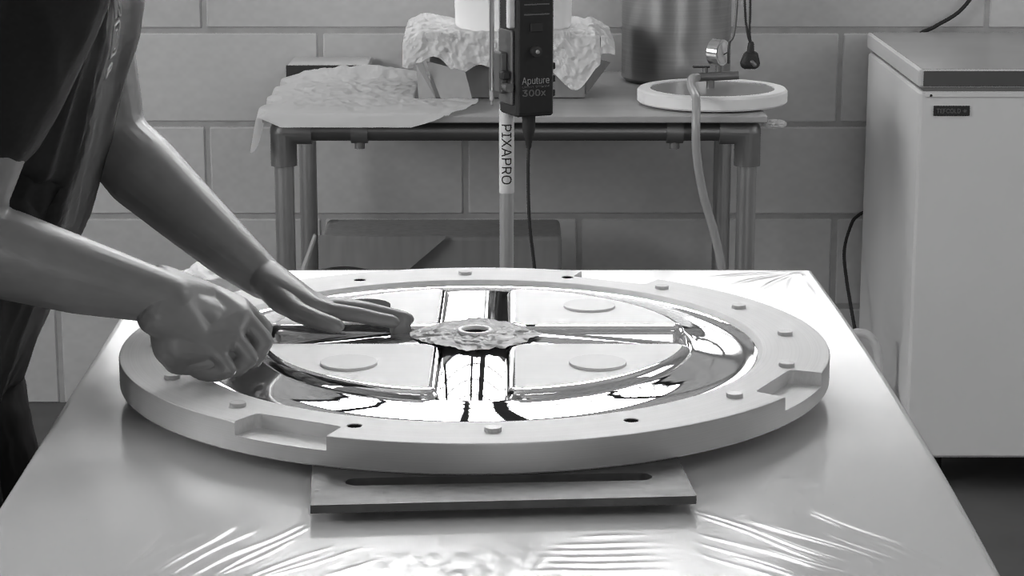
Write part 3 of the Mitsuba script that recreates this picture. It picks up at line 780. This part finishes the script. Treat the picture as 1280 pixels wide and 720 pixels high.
obj('yoke', tube(spline([(SX, SY, 1.735), (SX, SY, 1.80), (SX, SY + 0.01, 1.84), (SX, SY + 0.02, 1.87)], 8), 0.014, 14), 'm_lamp_body', sb)

# ---------------------------------------------------------------- chest freezer, jug, cables
fz = thing('chest_freezer', 'white chest freezer with a dark lid edge standing at the right against the wall', 'freezer')
FX0, FX1, FY0, FY1 = 0.877, 1.93, 2.083, 2.80
obj('body', box(FX0, FX1, FY0, FY1, 0.062, 0.884, 0.006), 'm_freezer', fz)
obj('front_strip', box(FX0 + 0.012, FX1 - 0.012, FY0 - 0.003, FY0 + 0.002, 0.872, 0.883, 0.001), 'm_freezer', fz)
obj('seal', box(FX0 + 0.01, FX1 - 0.01, FY0 + 0.008, FY1 - 0.01, 0.884, 0.893), 'm_clamp', fz)
ld = obj('lid', box(FX0 - 0.004, FX1, FY0 - 0.004, FY1, 0.8935, 0.932, 0.004), 'm_freezer_lid', fz)
obj('top_sheet', box(FX0 + 0.004, FX1 - 0.004, FY0 + 0.004, FY1 - 0.004, 0.9321, 0.9330), 'm_freezer_top', ld)
obj('front_trim', box(FX0 + 0.006, FX1 - 0.006, FY0 - 0.0062, FY0 - 0.0035, 0.8965, 0.9295, 0.001), 'm_freezer_trim', ld, 30, 'dark front edge of the lid')
obj('screw', mv(rot(lathe([(0, 0), (0.003, 0), (0.002, 0.002), (0, 0.002)], 12), (1, 0, 0), 90), FX0 + 0.024, FY0 - 0.003, 0.876), 'm_black', fz)
bd = obj('badge', box(0.908, 0.986, FY0 - 0.0035, FY0 - 0.0002, 0.832, 0.854, 0.001), 'm_black', fz, 30, 'black badge lettered TEFCOLD')
bt = meshkit.text_mesh('TEFCOLD', 0.0095, 0.0005, True)
v = bt.vertices.copy()
v[:, 0] *= 0.052 / (v[:, 0].max() - v[:, 0].min())
bt.vertices = np.column_stack([0.9135 + v[:, 0], FY0 - 0.0036 - v[:, 2], 0.8382 + v[:, 1]])
obj('lettering', bt, 'm_print_dim', bd, False)
fl = []
for k in range(3):
    b = box(-0.0045, 0.0045, -0.0005, 0, -0.0007, 0.0007)
    fl.append(rot(b, (0, 1, 0), 60 * k))
obj('snow_mark', mv(cat(*fl), 0.9755, FY0 - 0.0036, 0.8430), 'm_print_dim', bd, False)
for x in (FX0 + 0.08, FX1 - 0.08):
    for y in (FY0 + 0.12, FY1 - 0.08):
        obj('foot', lathe([(0, 0), (0.022, 0), (0.025, 0.02), (0.025, 0.063 - FLOOR - 0.001), (0, 0.063 - FLOOR - 0.001)], 24, (x, y, FLOOR)), 'm_black', fz)

jg = thing('white_jug', 'white plastic jug with a looped handle standing on the floor beside the freezer', 'jug')
jx, jy = 0.792, 2.19
body = hullbones([[(jx + sx * 0.038, jy + sy * 0.05, z, 0.022) for sx in (-1, 1) for sy in (-1, 1) for z in (FLOOR + 0.022, 0.155)], [(jx + 0.03, jy, 0.19, 0.03), (jx + 0.038, jy - 0.04, 0.155, 0.022), (jx + 0.038, jy + 0.04, 0.155, 0.022), (jx - 0.03, jy, 0.165, 0.025)]])
obj('body', smoothed(body, 0.012, 6), 'm_jug', jg, True)
obj('handle', tube(spline([(jx - 0.035, jy, 0.16), (jx - 0.052, jy, 0.24), (jx - 0.046, jy, 0.300), (jx - 0.020, jy, 0.323), (jx + 0.012, jy, 0.317), (jx + 0.031, jy, 0.285), (jx + 0.036, jy, 0.24), (jx + 0.034, jy, 0.17)], 10), 0.0098, 16), 'm_jug', jg, True)
obj('cap', lathe([(0, 0), (0.019, 0), (0.019, 0.022), (0.017, 0.025), (0, 0.025)], 32, (jx - 0.002, jy + 0.055, 0.17)), 'm_jug', jg)
one('freezer_cable', tube(spline([(FX0 + 0.05, 2.822, 0.50), (0.868, 2.82, 0.47), (0.845, 2.79, 0.445), (0.822, 2.72, 0.40), (0.818, 2.64, 0.345), (0.824, 2.58, 0.28), (0.834, 2.54, 0.20), (0.84, 2.5, 0.06), (0.80, 2.46, FLOOR + 0.005), (0.7, 2.5, FLOOR + 0.005)], 10), 0.0042, 10), 'm_rubber', 'black cable hanging in a loose bend between the freezer and the wall', 'cable', smooth=True)
one('wall_cable', tube(spline([(1.30, 2.84, 1.60), (1.20, 2.845, 1.22), (1.155, 2.845, 1.06), (1.11, 2.84, 0.985), (1.045, 2.835, 0.943), (1.005, 2.835, 0.92), (0.985, 2.835, 0.86), (0.98, 2.835, 0.55)], 10), 0.0048, 10), 'm_rubber', 'black cable coming down the wall behind the freezer lid', 'cable', smooth=True)

# ---------------------------------------------------------------- the person
WR = (-0.398, -0.200, 0.957)
WL = (-0.318, 0.082, 0.918)
ELR, SHR = (-0.628, -0.262, 1.045), (-0.515, -0.205, 1.370)
ELL, SHL = (-0.520, 0.165, 1.085), (-0.566, 0.190, 1.370)


def B(*pts):
    return [tuple(p[0]) + (p[1],) for p in pts]


body = [
    B(((-0.775, 0.085, 0.95), 0.10), ((-0.775, -0.085, 0.95), 0.10), ((-0.655, 0.07, 1.10), 0.095), ((-0.655, -0.07, 1.10), 0.095)),
    B(((-0.655, 0.07, 1.10), 0.095), ((-0.655, -0.07, 1.10), 0.095), ((-0.600, 0.09, 1.27), 0.108), ((-0.600, -0.09, 1.27), 0.108)),
    B(((-0.600, 0.09, 1.27), 0.108), ((-0.600, -0.09, 1.27), 0.108), ((-0.545, 0.15, 1.395), 0.06), ((-0.545, -0.15, 1.395), 0.06)),
    B(((-0.545, 0.12, 1.41), 0.055), ((-0.545, -0.12, 1.41), 0.055), ((-0.505, 0.0, 1.485), 0.058)),
    B(((-0.505, 0, 1.47), 0.058), ((-0.455, 0, 1.57), 0.054)),
    # head, looking down to the hands
    B(((-0.465, 0, 1.665), 0.085), ((-0.425, 0, 1.675), 0.082), ((-0.395, 0, 1.625), 0.062), ((-0.375, 0, 1.570), 0.040)),
    B(((-0.375, 0, 1.570), 0.040), ((-0.435, 0.035, 1.58), 0.035), ((-0.435, -0.035, 1.58), 0.035)),
    B(((-0.345, 0, 1.655), 0.012), ((-0.318, 0, 1.610), 0.013)),
    B(((-0.330, 0.010, 1.607), 0.011), ((-0.330, -0.010, 1.607), 0.011)),
    B(((-0.334, 0.016, 1.575), 0.008), ((-0.334, -0.016, 1.575), 0.008)),
    B(((-0.445, 0.084, 1.655), 0.010), ((-0.440, 0.086, 1.625), 0.012), ((-0.430, 0.082, 1.605), 0.008)),
    B(((-0.445, -0.084, 1.655), 0.010), ((-0.440, -0.086, 1.625), 0.012), ((-0.430, -0.082, 1.605), 0.008)),
    # arms
    B((SHR, 0.062), ((-0.585, -0.24, 1.18), 0.053), (ELR, 0.047)),
    B((ELR, 0.049), ((-0.58, -0.247, 1.022), 0.052), ((-0.495, -0.226, 0.990), 0.044)),
    B(((-0.495, -0.226, 0.990), 0.044), ((-0.440, -0.212, 0.972), 0.035), (WR, 0.030)),
    B((SHL, 0.058), ((-0.546, 0.180, 1.22), 0.050), (ELL, 0.045)),
    B((ELL, 0.047), ((-0.480, 0.146, 1.047), 0.051), ((-0.420, 0.122, 0.997), 0.043)),
    B(((-0.420, 0.122, 0.997), 0.043), ((-0.365, 0.098, 0.947), 0.031), (WL, 0.027)),
]
for s in (1, -1):
    body += [B(((-0.775, s * 0.09, 0.93), 0.095), ((-0.735, s * 0.115, 0.68), 0.075), ((-0.675, s * 0.125, 0.47), 0.056)),
             B(((-0.675, s * 0.125, 0.47), 0.056), ((-0.705, s * 0.13, 0.33), 0.056), ((-0.735, s * 0.13, 0.06), 0.038)),
             B(((-0.755, s * 0.13, 0.01), 0.036), ((-0.60, s * 0.145, -0.005), 0.022), ((-0.735, s * 0.13, 0.06), 0.038))]
# right hand: a fist pressed on the rim
rh = [
    B((WR, 0.026), ((-0.395, -0.176, 0.966), 0.022), ((-0.394, -0.222, 0.938), 0.022), ((-0.345, -0.138, 0.943), 0.015), ((-0.348, -0.200, 0.905), 0.016)),
    B(((-0.345, -0.138, 0.943), 0.015), ((-0.348, -0.200, 0.905), 0.016), ((-0.312, -0.136, 0.929), 0.0135), ((-0.306, -0.158, 0.922), 0.0140), ((-0.315, -0.181, 0.907), 0.0135), ((-0.332, -0.199, 0.890), 0.0125)),
    B((WR, 0.024), ((-0.378, -0.208, 0.900), 0.024), ((-0.348, -0.198, 0.895), 0.018)),
    B(((-0.345, -0.170, 0.893), 0.027), ((-0.314, -0.162, 0.890), 0.020), ((-0.330, -0.188, 0.882), 0.017)),
    B(((-0.368, -0.200, 0.878), 0.014), ((-0.338, -0.198, 0.878), 0.013)),
    B(((-0.378, -0.190, 0.938), 0.030), ((-0.350, -0.172, 0.922), 0.028)),
    B(((-0.378, -0.208, 0.900), 0.022), ((-0.374, -0.202, 0.883), 0.018), ((-0.350, -0.170, 0.905), 0.022)),
]
for pts, r in ([[(-0.310, -0.135, 0.930), (-0.283, -0.132, 0.902), (-0.291, -0.136, 0.878), (-0.312, -0.142, 0.870)], 0.0118],
               [[(-0.304, -0.158, 0.922), (-0.280, -0.157, 0.893), (-0.292, -0.161, 0.872), (-0.316, -0.164, 0.868)], 0.0120],
               [[(-0.314, -0.182, 0.906), (-0.294, -0.184, 0.880), (-0.309, -0.186, 0.8675), (-0.333, -0.186, 0.8685)], 0.0112],
               [[(-0.331, -0.200, 0.890), (-0.316, -0.205, 0.871), (-0.334, -0.207, 0.8655), (-0.352, -0.204, 0.868)], 0.0100]):
    for a, b, q in zip(pts[:-1], pts[1:], (1.0, 0.93, 0.86)):
        rh.append(B((a, r * q), (b, r * q * 0.95)))
for a, b, ra, rb in (((-0.378, -0.166, 0.948), (-0.345, -0.118, 0.925), 0.018, 0.0135), ((-0.345, -0.118, 0.925), (-0.316, -0.106, 0.900), 0.0130, 0.0118), ((-0.316, -0.106, 0.900), (-0.298, -0.116, 0.878), 0.0118, 0.0095)):
    rh.append(B((a, ra), (b, rb)))
# left hand: flat, fingers together, reaching for the hub
lh = [
    B((WL, 0.024), ((-0.310, 0.062, 0.912), 0.020), ((-0.250, 0.028, 0.892), 0.0125), ((-0.258, 0.088, 0.890), 0.0125)),
    B(((-0.250, 0.028, 0.892), 0.0125), ((-0.258, 0.088, 0.890), 0.0125), ((-0.232, 0.030, 0.886), 0.0115), ((-0.238, 0.086, 0.884), 0.0110)),
    B((WL, 0.022), ((-0.290, 0.040, 0.896), 0.017), ((-0.265, 0.020, 0.886), 0.013)),
]
for pts, r in ([[(-0.234, 0.029, 0.887), (-0.192, 0.024, 0.8815), (-0.168, 0.022, 0.8765), (-0.148, 0.020, 0.8735)], 0.0098],
               [[(-0.228, 0.049, 0.889), (-0.180, 0.044, 0.8840), (-0.154, 0.042, 0.8785), (-0.131, 0.040, 0.8735)], 0.0100],
               [[(-0.232, 0.069, 0.888), (-0.188, 0.065, 0.8830), (-0.163, 0.062, 0.8775), (-0.141, 0.060, 0.8730)], 0.0096],
               [[(-0.240, 0.087, 0.884), (-0.206, 0.086, 0.8795), (-0.187, 0.084, 0.8755), (-0.171, 0.082, 0.8725)], 0.0085]):
    for a, b, q in zip(pts[:-1], pts[1:], (1.0, 0.92, 0.84)):
        lh.append(B((a, r * q), (b, r * q * 0.94)))
for a, b, ra, rb in (((-0.298, 0.048, 0.903), (-0.268, 0.012, 0.887), 0.016, 0.0125), ((-0.268, 0.012, 0.887), (-0.240, -0.006, 0.880), 0.0122, 0.0108), ((-0.240, -0.006, 0.880), (-0.216, -0.012, 0.8745), 0.0108, 0.0088)):
    lh.append(B((a, ra), (b, rb)))
rh = [[(x - 0.012, y, z - 0.001, q) for x, y, z, q in b] if b[0][:3] != WR else [b[0]] + [(x - 0.012, y, z - 0.001, q) for x, y, z, q in b[1:]] for b in rh]
lh = [[(x, y * 0.72 + 0.004, z - 0.001, q) if x > -0.262 and y > 0.015 else (x, y, z, q) for x, y, z, q in b] for b in lh]
pm = hullbones(body, 32).refine_to_length(0.009)
hands = of((hullbones(rh, 28) + hullbones(lh, 28)).refine_to_length(0.0028))
hands.merge_vertices()
trimesh.smoothing.filter_laplacian(hands, lamb=0.5, iterations=9)
hands.vertices = hands.vertices + 0.0009 * hands.vertex_normals
whole = pm + man(hands)
skin = of(whole)
skin.merge_vertices()
trimesh.smoothing.filter_taubin(skin, lamb=0.5, nu=0.51, iterations=12)
person = thing('person', 'person in dark T-shirt and jeans leaning over the round mould with both hands on it', 'person')
obj('skin', skin, 'm_skin', person, True)


def folded(mf, edge, fn, it=10):
    m = smoothed(mf, edge, it)
    m.vertices = m.vertices + m.vertex_normals * fn(m.vertices)[:, None]
    return m


shirt = hullbones([
    B(((-0.596, 0.105, 1.27), 0.128), ((-0.596, -0.105, 1.27), 0.128), ((-0.545, 0.15, 1.395), 0.073), ((-0.545, -0.15, 1.395), 0.073)),
    B(((-0.545, 0.12, 1.415), 0.062), ((-0.545, -0.12, 1.415), 0.062), ((-0.512, 0.0, 1.462), 0.070)),
    B(((-0.596, 0.105, 1.27), 0.128), ((-0.596, -0.105, 1.27), 0.128), ((-0.657, 0.10, 1.05), 0.120), ((-0.657, -0.10, 1.05), 0.120)),
    B(((-0.657, 0.10, 1.05), 0.120), ((-0.657, -0.10, 1.05), 0.120), ((-0.752, 0.10, 0.84), 0.122), ((-0.752, -0.10, 0.84), 0.122)),
    B((SHR, 0.078), ((-0.545, -0.215, 1.30), 0.080), ((-0.594, -0.240, 1.182), 0.071)),
    B((SHL, 0.070), ((-0.552, 0.182, 1.22), 0.064)),
])
d = np.array([-0.610, -0.245, 1.150]) - np.array(SHR)
d /= np.linalg.norm(d)
c0 = np.array([-0.610, -0.245, 1.150]) - d * 0.0
shirt = shirt.trim_by_plane((0, 0, 1), 0.785)
# the open end of the right sleeve
arm_cut = hullbones([B((tuple(c0 + d * 0.10), 0.10), (tuple(c0 + d * 0.095), 0.10))])
sl = np.array([SHR, (-0.594, -0.240, 1.182)])
cutbox = man(box(-0.11, 0.11, -0.11, 0.11, 0.0, 0.14)).transform(np.column_stack([np.cross([0, 1, 0], d) / np.linalg.norm(np.cross([0, 1, 0], d)), np.cross(d, np.cross([0, 1, 0], d)) / np.linalg.norm(np.cross([0, 1, 0], d)), d, c0 + d * 0.008]))
body_keep = hullbones([B(((-0.64, 0.10, 1.05), 0.125), ((-0.645, -0.08, 1.05), 0.115), ((-0.596, 0.105, 1.27), 0.128), ((-0.578, -0.09, 1.27), 0.120)), B(((-0.657, 0.10, 1.05), 0.120), ((-0.657, -0.10, 1.05), 0.118), ((-0.752, 0.10, 0.84), 0.122), ((-0.752, -0.10, 0.84), 0.122))])
shirt = shirt - (cutbox - body_keep)


def folds(v):
    x, y, z = v.T
    a = np.abs(meshkit.fbm(np.column_stack([y * 9 + z * 2.5, x * 7 - z * 2.5, z * 2.2]), 3, 21) - 0.5) * 2
    b = np.abs(meshkit.noise(np.column_stack([y * 20 - x * 16, z * 5, x * 12]), 22) - 0.5) * 2
    rid = 0
    for y0, sl, w in ((-0.172, 0.02, 0.006), (-0.140, -0.01, 0.005), (-0.118, 0.06, 0.005)):
        rid = rid + np.exp(-((y - y0 - sl * (z - 1.2)) / w) ** 2) * (x > -0.66 + 0.3 * (z - 1.1)) / (1 + np.exp(-(z - 1.0) / 0.03))
    k = 1 - 0.85 * np.exp(-((x + 0.46) ** 2 + (y + 0.075) ** 2 + ((z - 1.25) * 0.8) ** 2) / 0.06 ** 2)
    return (0.018 * (0.42 - a) + 0.006 * (0.5 - b)) * k + 0.006 * rid * k


sh = folded(shirt, 0.009, folds, 8)
sk = obj('t_shirt', sh, 'm_shirt', person, True, 'dark loose T-shirt')
# outlined letters printed on the chest
pcen, prt, pup = np.array([-0.452, -0.075, 1.240]), np.array([0.60, 0.80, 0.0]), np.array([0.13, -0.03, 0.99])
poly = [
    [(-0.014, 0.018), (0.010, 0.022), (0.015, 0.016), (0.015, -0.012), (0.010, -0.018), (-0.014, -0.020), (-0.014, 0.018)],
    [(-0.005, 0.011), (0.005, 0.012), (0.006, -0.010), (-0.005, -0.012), (-0.005, 0.011)],
    [(-0.015, -0.036), (0.012, -0.030), (0.012, -0.038), (-0.015, -0.044), (-0.015, -0.036)],
    [(-0.014, 0.028), (-0.014, 0.058), (-0.008, 0.058), (0.010, 0.038), (0.010, 0.058), (0.015, 0.058), (0.015, 0.028), (0.009, 0.028), (-0.008, 0.048), (-0.008, 0.028), (-0.014, 0.028)],
]
lines = []
for pl in poly:
    ln = shapely.LineString(pl)
    q = np.array([ln.interpolate(s).coords[0] for s in np.linspace(0, ln.length, 60)])
    P3 = pcen + q[:, :1] * prt + q[:, 1:] * pup + 0.05 * np.array([0.8, -0.6, 0])
    origin = P3
    loc, idx, tri = sh.ray.intersects_location(origin, np.tile([[-0.8, 0.6, 0.0]], (len(P3), 1)), multiple_hits=False)
    o = np.full((len(P3), 3), np.nan)
    o[idx] = loc
    o = o[~np.isnan(o[:, 0])]
    if len(o) > 3:
        lines.append(tube(o + [0.0008, -0.0006, 0], 0.0014, 6))
if lines:
    obj('print', cat(*lines), 'm_shirt_print', sk, True, 'pale outlined lettering')
tr = [B(((-0.775, 0.085, 0.93), 0.118), ((-0.775, -0.085, 0.93), 0.118), ((-0.765, 0.09, 0.80), 0.112), ((-0.765, -0.09, 0.80), 0.112))]
for s in (1, -1):
    tr += [B(((-0.762, s * 0.09, 0.85), 0.112), ((-0.730, s * 0.115, 0.66), 0.094), ((-0.678, s * 0.125, 0.47), 0.076)),
           B(((-0.678, s * 0.125, 0.47), 0.076), ((-0.71, s * 0.13, 0.30), 0.075), ((-0.735, s * 0.13, 0.07), 0.070))]
trm = hullbones(tr).trim_by_plane((0, 0, 1), 0.03).trim_by_plane((0, 0, -1), -0.99)


def tfolds(v):
    x, y, z = v.T
    a = np.abs(meshkit.fbm(np.column_stack([y * 12, x * 12, z * 9]), 3, 31) - 0.5) * 2
    return 0.016 * (0.35 - a)


tk = obj('trousers', folded(trm, 0.011, tfolds, 8), 'm_trousers', person, True, 'dark jeans')
for s in (1, -1):
    hh = hullbones([B(((-0.765, s * 0.13, 0.018), 0.046), ((-0.745, s * 0.13, 0.06), 0.046), ((-0.62, s * 0.145, 0.005), 0.034), ((-0.575, s * 0.148, -0.004), 0.024), ((-0.64, s * 0.11, 0.0), 0.028), ((-0.64, s * 0.175, 0.0), 0.028))]).trim_by_plane((0, 0, 1), FLOOR + 0.001)
    obj('shoe', of(hh), 'm_black', person, 40)
hr = hullbones([B(((-0.472, 0, 1.680), 0.090), ((-0.440, 0, 1.700), 0.085), ((-0.400, 0, 1.700), 0.066)), B(((-0.485, 0.02, 1.63), 0.075), ((-0.485, -0.02, 1.63), 0.075), ((-0.475, 0, 1.68), 0.088))])
obj('hair', folded(hr, 0.009, lambda v: 0.004 * (meshkit.fbm(v * 60, 3, 41) - 0.5) * 2, 6), 'm_hair', person, True)
for s in (1, -1):
    obj('eye', mv(trimesh.creation.icosphere(2, 0.0105), -0.340, s * 0.031, 1.640), 'm_eye', person, True)

# cloth pinched in the fist
cl = trimesh.creation.icosphere(4)
v = cl.vertices.copy()
cr = np.abs(meshkit.fbm(v * 2.6 + 3, 3, 6) - 0.5)
cl.vertices = v * (1.05 - 1.2 * cr[:, None]) * [0.020, 0.014, 0.007] + [-0.348, -0.190, 0.8635]
one('polishing_cloth', cl, 'm_white', 'small white cloth pinched under the clenched hand on the mould rim', 'cloth', smooth=20)
